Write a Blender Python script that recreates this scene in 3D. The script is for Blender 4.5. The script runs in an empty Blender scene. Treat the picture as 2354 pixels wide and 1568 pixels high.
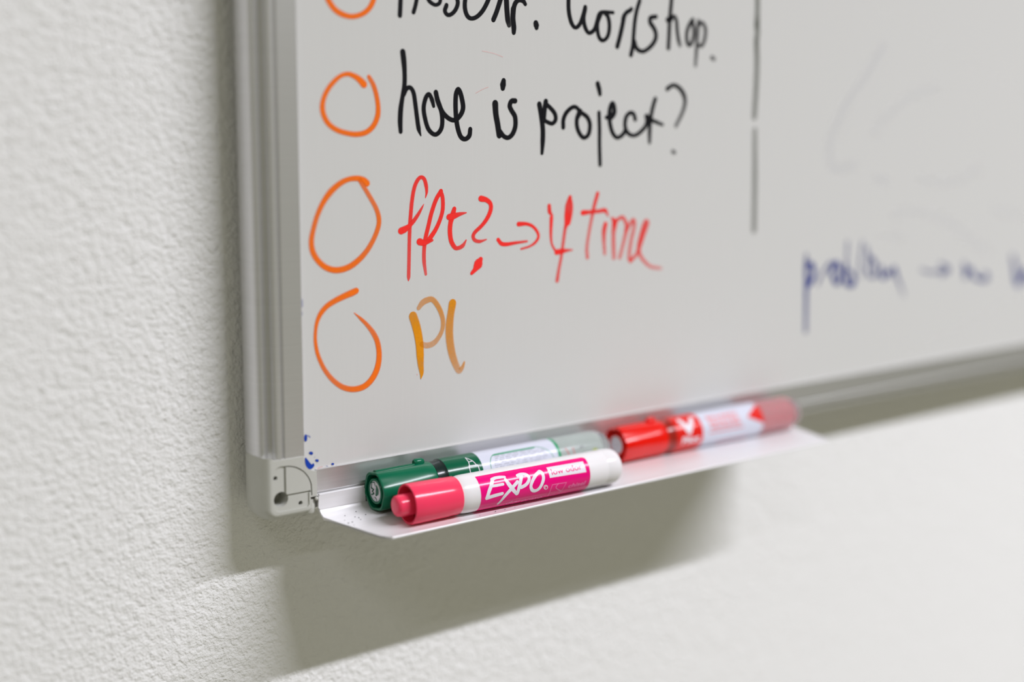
import bpy, bmesh, math, random, json
from mathutils import Vector, Matrix
random.seed(4)
S = 0.001                      # the scene is laid out in millimetres, origin at the lower left inner corner of the board
H = 1.05                       # that corner is 1.05 m above the floor
scene = bpy.context.scene
COL = scene.collection

# ------------------------------------------------------------------ camera
cam_d = bpy.data.cameras.new('camera')
cam = bpy.data.objects.new('camera', cam_d)
COL.objects.link(cam)
F_PX = 2802.04
cam_d.sensor_fit = 'HORIZONTAL'; cam_d.sensor_width = 36.0
cam_d.lens = F_PX / 2354 * 36.0
cam_d.clip_start = 0.01; cam_d.clip_end = 50
RX = Vector((0.809739547593999, -0.5866112483861897, 0.014460578448382472))     # image right
RD = Vector((-0.09907595790087166, -0.16096799375477808, -0.9819741644017863))  # image down
RF = Vector((0.5783647807640871, 0.7937106199701235, -0.18846122178939556))     # viewing direction
m = Matrix((RX, -RD, -RF)).transposed().to_4x4()
m.translation = Vector((-0.22971311, -0.46909513, 0.1582089 + H))
cam.matrix_world = m
cam_d.dof.use_dof = True
cam_d.dof.focus_distance = 0.555
cam_d.dof.aperture_fstop = 2.0
scene.camera = cam

# ------------------------------------------------------------------ light
w = bpy.data.worlds.new('world'); scene.world = w; w.use_nodes = True
bg = w.node_tree.nodes['Background']
bg.inputs[0].default_value = (1.0, 0.975, 0.66, 1); bg.inputs[1].default_value = 0.205
def strip_light(name, x, y, z, length, width, watts):
    l = bpy.data.lights.new(name, 'AREA'); l.shape = 'RECTANGLE'; l.size = length; l.size_y = width
    l.energy = watts; l.color = (0.95, 0.95, 1.035); l.spread = math.radians(130)
    o = bpy.data.objects.new(name, l); COL.objects.link(o)
    o.location = (x, y, z + H)
    return o
tl = strip_light('ceiling_tube_and_fill', 1.40, -1.80, 2.23, 2.30, 0.07, 127)
left_fill = strip_light('ceiling_tube_and_fill', -1.90, -1.95, 2.25, 1.30, 0.07, 13)  # added weak fill, not a known tube: brightens left-facing frame and cap sides
scene.view_settings.view_transform = 'Standard'
scene.view_settings.look = 'None'
scene.view_settings.gamma = 1.0
scene.view_settings.use_curve_mapping = False
scene.view_settings.exposure = 0.0

# ------------------------------------------------------------------ materials
def srgb(r, g, b):
    f = lambda c: (c/255/12.92) if c/255 <= 0.04045 else ((c/255+0.055)/1.055)**2.4
    return (f(r), f(g), f(b), 1)
def mat(name, col, rough=0.5, metal=0.0, spec=0.5, coat=0.0, grain=None, bump=None, trans=0.0, ior=None, aniso=None, sss=0.0):
    m = bpy.data.materials.new(name); m.use_nodes = True
    nt = m.node_tree; b = nt.nodes['Principled BSDF']
    b.inputs['Base Color'].default_value = col; b.inputs['Roughness'].default_value = rough
    b.inputs['Metallic'].default_value = metal; b.inputs['Specular IOR Level'].default_value = spec
    b.inputs['Coat Weight'].default_value = coat; b.inputs['Coat Roughness'].default_value = 0.08
    b.inputs['Transmission Weight'].default_value = trans
    if ior: b.inputs['IOR'].default_value = ior
    if sss:
        b.inputs['Subsurface Weight'].default_value = sss; b.inputs['Subsurface Radius'].default_value = (0.002, 0.001, 0.001)
        b.inputs['Subsurface Scale'].default_value = 1.0
    tc = nt.nodes.new('ShaderNodeTexCoord')
    if grain:      # (scale vector, amount): fine variation of the colour
        mp = nt.nodes.new('ShaderNodeMapping'); mp.inputs['Scale'].default_value = grain[0]
        nz = nt.nodes.new('ShaderNodeTexNoise'); nz.inputs['Scale'].default_value = 1; nz.inputs['Detail'].default_value = 4
        mr = nt.nodes.new('ShaderNodeMapRange'); mr.inputs['From Min'].default_value = 0.3; mr.inputs['From Max'].default_value = 0.7
        mr.inputs['To Min'].default_value = 1-grain[1]; mr.inputs['To Max'].default_value = 1+grain[1]
        mx = nt.nodes.new('ShaderNodeMix'); mx.data_type = 'RGBA'; mx.blend_type = 'MULTIPLY'
        mx.inputs['Factor'].default_value = 1
        mx.inputs[6].default_value = col
        nt.links.new(tc.outputs['Object'], mp.inputs[0]); nt.links.new(mp.outputs[0], nz.inputs['Vector'])
        nt.links.new(nz.outputs['Fac'], mr.inputs['Value']); nt.links.new(mr.outputs[0], mx.inputs[7])
        nt.links.new(mx.outputs[2], b.inputs['Base Color'])
    if bump:       # list of (scale, distance)
        prev = None
        for sc, dist, kind in bump:
            if kind == 'noise':
                nz = nt.nodes.new('ShaderNodeTexNoise'); nz.inputs['Scale'].default_value = sc
                nz.inputs['Detail'].default_value = 3; nz.inputs['Roughness'].default_value = 0.5
                out = nz.outputs['Fac']
            else:
                nz = nt.nodes.new('ShaderNodeTexVoronoi'); nz.feature = 'SMOOTH_F1'; nz.inputs['Scale'].default_value = sc
                nz.inputs['Smoothness'].default_value = 1.0; out = nz.outputs['Distance']
            nt.links.new(tc.outputs['Object'], nz.inputs['Vector'])
            bp = nt.nodes.new('ShaderNodeBump'); bp.inputs['Strength'].default_value = 1.0; bp.inputs['Distance'].default_value = dist
            if kind != 'noise': bp.invert = True
            nt.links.new(out, bp.inputs['Height'])
            if prev: nt.links.new(prev.outputs[0], bp.inputs['Normal'])
            prev = bp
        nt.links.new(prev.outputs[0], b.inputs['Normal'])
    return m
def ink(name, col, rough=0.35, streak=0.12, spec=0.4):
    m = mat(name, col, rough, spec=spec); nt = m.node_tree; b = nt.nodes['Principled BSDF']
    at = nt.nodes.new('ShaderNodeAttribute'); at.attribute_name = 'ink_load'
    tc = nt.nodes.new('ShaderNodeTexCoord'); nz = nt.nodes.new('ShaderNodeTexNoise'); nz.inputs['Scale'].default_value = 900
    mr = nt.nodes.new('ShaderNodeMapRange'); mr.inputs['To Min'].default_value = 1-streak; mr.inputs['To Max'].default_value = 1+streak
    mu = nt.nodes.new('ShaderNodeMath'); mu.operation = 'MULTIPLY'; mu.use_clamp = True
    nt.links.new(tc.outputs['Object'], nz.inputs['Vector']); nt.links.new(nz.outputs['Fac'], mr.inputs['Value'])
    nt.links.new(at.outputs['Fac'], mu.inputs[0]); nt.links.new(mr.outputs[0], mu.inputs[1])
    nt.links.new(mu.outputs[0], b.inputs['Alpha'])
    return m
M = {}
M['wall'] = mat('wall_plaster', (0.86, 0.853, 0.845, 1), 0.85, spec=0.25, bump=[(420, 0.0011, 'noise'), (170, 0.0006, 'noise'), (900, 0.00035, 'noise')])
M['floor'] = mat('floor_vinyl', (0.24, 0.235, 0.18, 1), 0.5, grain=((40, 40, 40), 0.05))
M['enamel'] = mat('board_enamel', (0.66, 0.655, 0.645, 1), 0.22, spec=0.45, grain=((900, 30, 30), 0.006))
M['alu'] = mat('satin_aluminium', (0.68, 0.675, 0.68, 1), 0.42, metal=0.85, grain=((8, 8, 900), 0.03))
M['alu_h'] = mat('satin_aluminium_brushed', (0.66, 0.657, 0.66, 1), 0.38, metal=0.80, grain=((8, 900, 900), 0.05))
M['tray'] = mat('tray_aluminium', (0.80, 0.79, 0.805, 1), 0.5, metal=0.35, grain=((10, 600, 600), 0.02))
M['cap'] = mat('grey_plastic', srgb(190, 190, 183), 0.45, grain=((500, 500, 500), 0.01))
M['dark'] = mat('dark_joint', srgb(30, 30, 32), 0.6)
M['black_ink'] = ink('black_ink', srgb(12, 12, 20), 0.45, 0.02, 0.25)
M['red_ink'] = ink('red_ink', srgb(255, 50, 46))
M['orange_ink'] = ink('orange_ink', srgb(255, 118, 20))
M['amber_ink'] = ink('amber_ink', srgb(232, 148, 10), streak=0.2)
M['grey_ink'] = ink('dry_grey_ink', srgb(84, 88, 76), streak=0.15)
M['blue_ink'] = ink('blue_ink', srgb(38, 56, 140))
M['stain_ink'] = ink('stain_ink', srgb(8, 62, 170))
M['neck_r'] = mat('dark_red_clear_plastic', srgb(150, 34, 24), 0.2, spec=0.35)
M['pink_cap'] = mat('coral_pink_plastic', srgb(242, 62, 98), 0.2, spec=0.35, sss=0.15)
M['pink_label'] = mat('magenta_print', srgb(232, 0, 122), 0.2, spec=0.35)
M['white_pl'] = mat('white_plastic', srgb(228, 225, 227), 0.2, spec=0.35, sss=0.1)
M['white_print'] = mat('white_print', srgb(226, 222, 230), 0.25, spec=0.3)
M['pink_print'] = mat('pale_pink_print', srgb(242, 130, 185), 0.3, spec=0.3)
M['green_pl'] = mat('green_plastic', srgb(0, 98, 68), 0.22, spec=0.35)
M['green_print'] = mat('green_print', srgb(0, 88, 60), 0.2, spec=0.35)
M['green_line'] = mat('bright_green_print', srgb(20, 150, 100), 0.3)
M['grey_text'] = mat('grey_print', srgb(128, 128, 140), 0.4)
M['label_w'] = mat('label_white', srgb(206, 208, 222), 0.22, spec=0.35)
M['smoke'] = mat('dark_clear_plastic', srgb(24, 40, 38), 0.2, spec=0.35)
M['red_pl'] = mat('red_plastic', srgb(222, 12, 0), 0.22, spec=0.35)
M['red_print'] = mat('red_print', srgb(218, 30, 22), 0.22, spec=0.35)
M['red_soft'] = mat('salmon_print', srgb(226, 130, 135), 0.3)
M['clear'] = mat('clear_plastic', (0.93, 0.93, 0.93, 1), 0.12, trans=0.85, ior=1.3)
M['reservoir_g'] = mat('pale_green_reservoir', srgb(206, 222, 216), 0.4)
M['reservoir_r'] = mat('pink_reservoir', srgb(214, 92, 104), 0.4)
M['lime'] = mat('lime_print', srgb(205, 225, 80), 0.4)
M['speck'] = mat('dark_speck', srgb(50, 48, 60), 0.7)

# ------------------------------------------------------------------ mesh helpers (coordinates in mm)
def W(p): return Vector((p[0]*S, p[1]*S, p[2]*S))
def tag(o, label=None, cat=None, group=None, kind=None):
    if label: o['label'] = label
    if cat: o['category'] = cat
    if group: o['group'] = group
    if kind: o['kind'] = kind
    return o
def empty(name, loc, label, cat, rot=(0, 0, 0), group=None):
    o = bpy.data.objects.new(name, None); COL.objects.link(o)
    o.location = Vector(loc); o.rotation_euler = rot; o.empty_display_size = 0.02
    return tag(o, label, cat, group)
def obj(name, verts, faces, m, parent=None, smooth=True, dens=None, angle=None, mm=True):
    me = bpy.data.meshes.new(name)
    me.from_pydata([tuple(W(v)) if mm else tuple(v) for v in verts], [], faces)
    bm = bmesh.new(); bm.from_mesh(me)
    if dens is None: bmesh.ops.recalc_face_normals(bm, faces=bm.faces[:])
    if angle is not None:
        es = [e for e in bm.edges if len(e.link_faces) == 2 and e.calc_face_angle(0) > angle]
        for e in es: e.smooth = False
    bm.to_mesh(me); bm.free()
    if dens is not None:
        a = me.attributes.new('ink_load', 'FLOAT', 'POINT'); a.data.foreach_set('value', dens)
    for p in me.polygons: p.use_smooth = smooth
    me.materials.append(m)
    o = bpy.data.objects.new(name, me); COL.objects.link(o)
    if parent: o.parent = parent
    return o
def box(x0, x1, y0, y1, z0, z1):
    v = [(x, y, z) for x in (x0, x1) for y in (y0, y1) for z in (z0, z1)]
    f = [(0,1,3,2),(4,6,7,5),(0,4,5,1),(2,3,7,6),(0,2,6,4),(1,5,7,3)]
    return v, f
def lathe(prof, n=64, closed=False, shape=None):
    """profile (s, r) turned about the local X axis; shape(k, s) may scale the radius by angle"""
    v, f = [], []
    for s, r in prof:
        for k in range(n):
            a = 2*math.pi*k/n
            q = r*(shape(a, s) if shape else 1)
            v.append((s, -q*math.cos(a), q*math.sin(a)))
    for i in range(len(prof)-1):
        for k in range(n):
            j = (k+1) % n
            f.append((i*n+k, i*n+j, (i+1)*n+j, (i+1)*n+k))
    if closed:
        i = len(prof)-1
        for k in range(n):
            j = (k+1) % n
            f.append((i*n+k, i*n+j, j, k))
    else:
        if prof[0][1] > 1e-6: f.append(tuple(range(n))[::-1])
        if prof[-1][1] > 1e-6: f.append(tuple((len(prof)-1)*n+k for k in range(n)))
    return v, f
def catmull(pts, sub=6):
    if len(pts) < 3: 
        if len(pts) == 2:
            a, b = pts
            return [[a[k]+(b[k]-a[k])*t/4 for k in range(len(a))] for t in range(5)]
        return pts
    P = [[2*pts[0][k]-pts[1][k] for k in range(2)]+list(pts[0][2:])] + pts + [[2*pts[-1][k]-pts[-2][k] for k in range(2)]+list(pts[-1][2:])]
    out = []
    for i in range(1, len(P)-2):
        p0, p1, p2, p3 = P[i-1:i+3]
        for t in range(sub):
            t /= sub
            q = [0.5*(2*p1[k]+(-p0[k]+p2[k])*t+(2*p0[k]-5*p1[k]+4*p2[k]-p3[k])*t*t+(-p0[k]+3*p1[k]-3*p2[k]+p3[k])*t**3) for k in range(2)]
            q += [p1[k]+(p2[k]-p1[k])*t for k in range(2, len(p1))]
            out.append(q)
    out.append(list(P[-2]))
    return out
def ribbon(strokes, place, soft=0.62, sub=6, edge=0.0, step=0.008):
    """strokes: lists of (a, b, width, density); place(a, b, layer) gives the 3-D point in mm"""
    V, Fc, D = [], [], []
    layer = 0
    for st in strokes:
        c = catmull([list(p) for p in st], sub)
        n = len(c); rows = []
        def tangent(i):
            a, b = c[max(i-1, 0)], c[min(i+1, n-1)]
            t = Vector((b[0]-a[0], b[1]-a[1]))
            return t.normalized() if t.length > 1e-9 else Vector((1, 0))
        # rounded ends
        for i in (0,): 
            t = tangent(0); 
            for q in (1.0, 0.92, 0.7, 0.38): rows.append((c[0][0]-t.x*q*c[0][2]/2, c[0][1]-t.y*q*c[0][2]/2, c[0][2]*math.sqrt(max(1-q*q, 0.0004)), c[0][3], t))
        for i in range(n): rows.append((c[i][0], c[i][1], c[i][2], c[i][3], tangent(i)))
        t = tangent(n-1)
        for q in (0.38, 0.7, 0.92, 1.0): rows.append((c[-1][0]+t.x*q*c[-1][2]/2, c[-1][1]+t.y*q*c[-1][2]/2, c[-1][2]*math.sqrt(max(1-q*q, 0.0004)), c[-1][3], t))
        b0 = len(V); m = len(rows)
        for i, (x, y, wd, de, t) in enumerate(rows):
            nx, ny = -t.y, t.x
            for u, dd in ((-0.5, edge), (-0.5*soft, 1), (0, 1), (0.5*soft, 1), (0.5, edge)):
                V.append(place(x+nx*wd*u, y+ny*wd*u, layer + step*i/m)); D.append(de*dd if 0 < i < m-1 else de*edge)
        for i in range(m-1):
            for k in range(4):
                a = b0+i*5+k
                Fc.append((a, a+1, a+6, a+5))
        layer += step
    return V, Fc, D
def text_mesh(body, size, italic=0.0, bold=0.0):
    cu = bpy.data.curves.new('text', 'FONT'); cu.body = body; cu.size = size; cu.shear = italic; cu.offset = bold
    o = bpy.data.objects.new('text', cu); COL.objects.link(o)
    dg = bpy.context.evaluated_depsgraph_get()
    me = o.evaluated_get(dg).to_mesh()
    v = [tuple(x.co) for x in me.vertices]; f = [tuple(p.vertices) for p in me.polygons]
    o.evaluated_get(dg).to_mesh_clear()
    bpy.data.objects.remove(o); bpy.data.curves.remove(cu)
    w_ = max(x[0] for x in v) - min(x[0] for x in v) if v else 1
    x0 = min(x[0] for x in v)
    return [(x[0]-x0, x[1]) for x in v], f, w_
def cylpt(s, a, R, up=0.0):   # a = arc length from the viewer-facing line, positive upwards
    ph = a/R
    return (s, -(R+up)*math.cos(ph), (R+up)*math.sin(ph))
def cyltext(name, body, s0, a0, width, height, R, up, m, parent, italic=0.0, bold=0.0, rise=0.0):
    v, f, w_ = text_mesh(body, 1.0, italic, bold)
    sx = width/w_; sy = height/0.7
    bm = bmesh.new(); vs = [bm.verts.new((x, y, 0)) for x, y in v]
    for p in f: bm.faces.new([vs[i] for i in p])
    for k in range(-4, 12):          # cut across so that the print can bend round the barrel
        bmesh.ops.bisect_plane(bm, geom=bm.verts[:]+bm.edges[:]+bm.faces[:], plane_co=(0, k*0.1+0.013, 0), plane_no=(0, 1, 0))
    bm.verts.index_update()
    v = [(q.co.x, q.co.y) for q in bm.verts]; f = [tuple(q.index for q in p.verts) for p in bm.faces]; bm.free()
    return obj(name, [cylpt(s0+x*sx, a0+y*sy+rise*x/w_, R, up) for x, y in v], f, m, parent, smooth=False)
def patch(s0, s1, a0, a1, R, up, ns=2, na=24, rim=0.0, corner=0.0):
    """a printed label wrapped round the barrel, with rounded right-hand corners"""
    v, f = [], []
    for i in range(ns+1):
        for k in range(na+1):
            s = s0+(s1-s0)*i/ns; a = a0+(a1-a0)*k/na
            if corner and i == ns:
                d = min(a-a0, a1-a)
                if d < corner: s -= corner-math.sqrt(max(corner**2-(corner-d)**2, 0))
            v.append(cylpt(s, a, R, up))
    for i in range(ns):
        for k in range(na):
            b_ = i*(na+1)+k; f.append((b_, b_+1, b_+na+2, b_+na+1))
    return v, f
def extrude(outline, y0, y1):
    n = len(outline)
    v = [(x, y0, z) for x, z in outline]+[(x, y1, z) for x, z in outline]
    f = [tuple(range(n)), tuple(range(2*n-1, n-1, -1))]+[(i, (i+1) % n, n+(i+1) % n, n+i) for i in range(n)]
    return v, f
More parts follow.
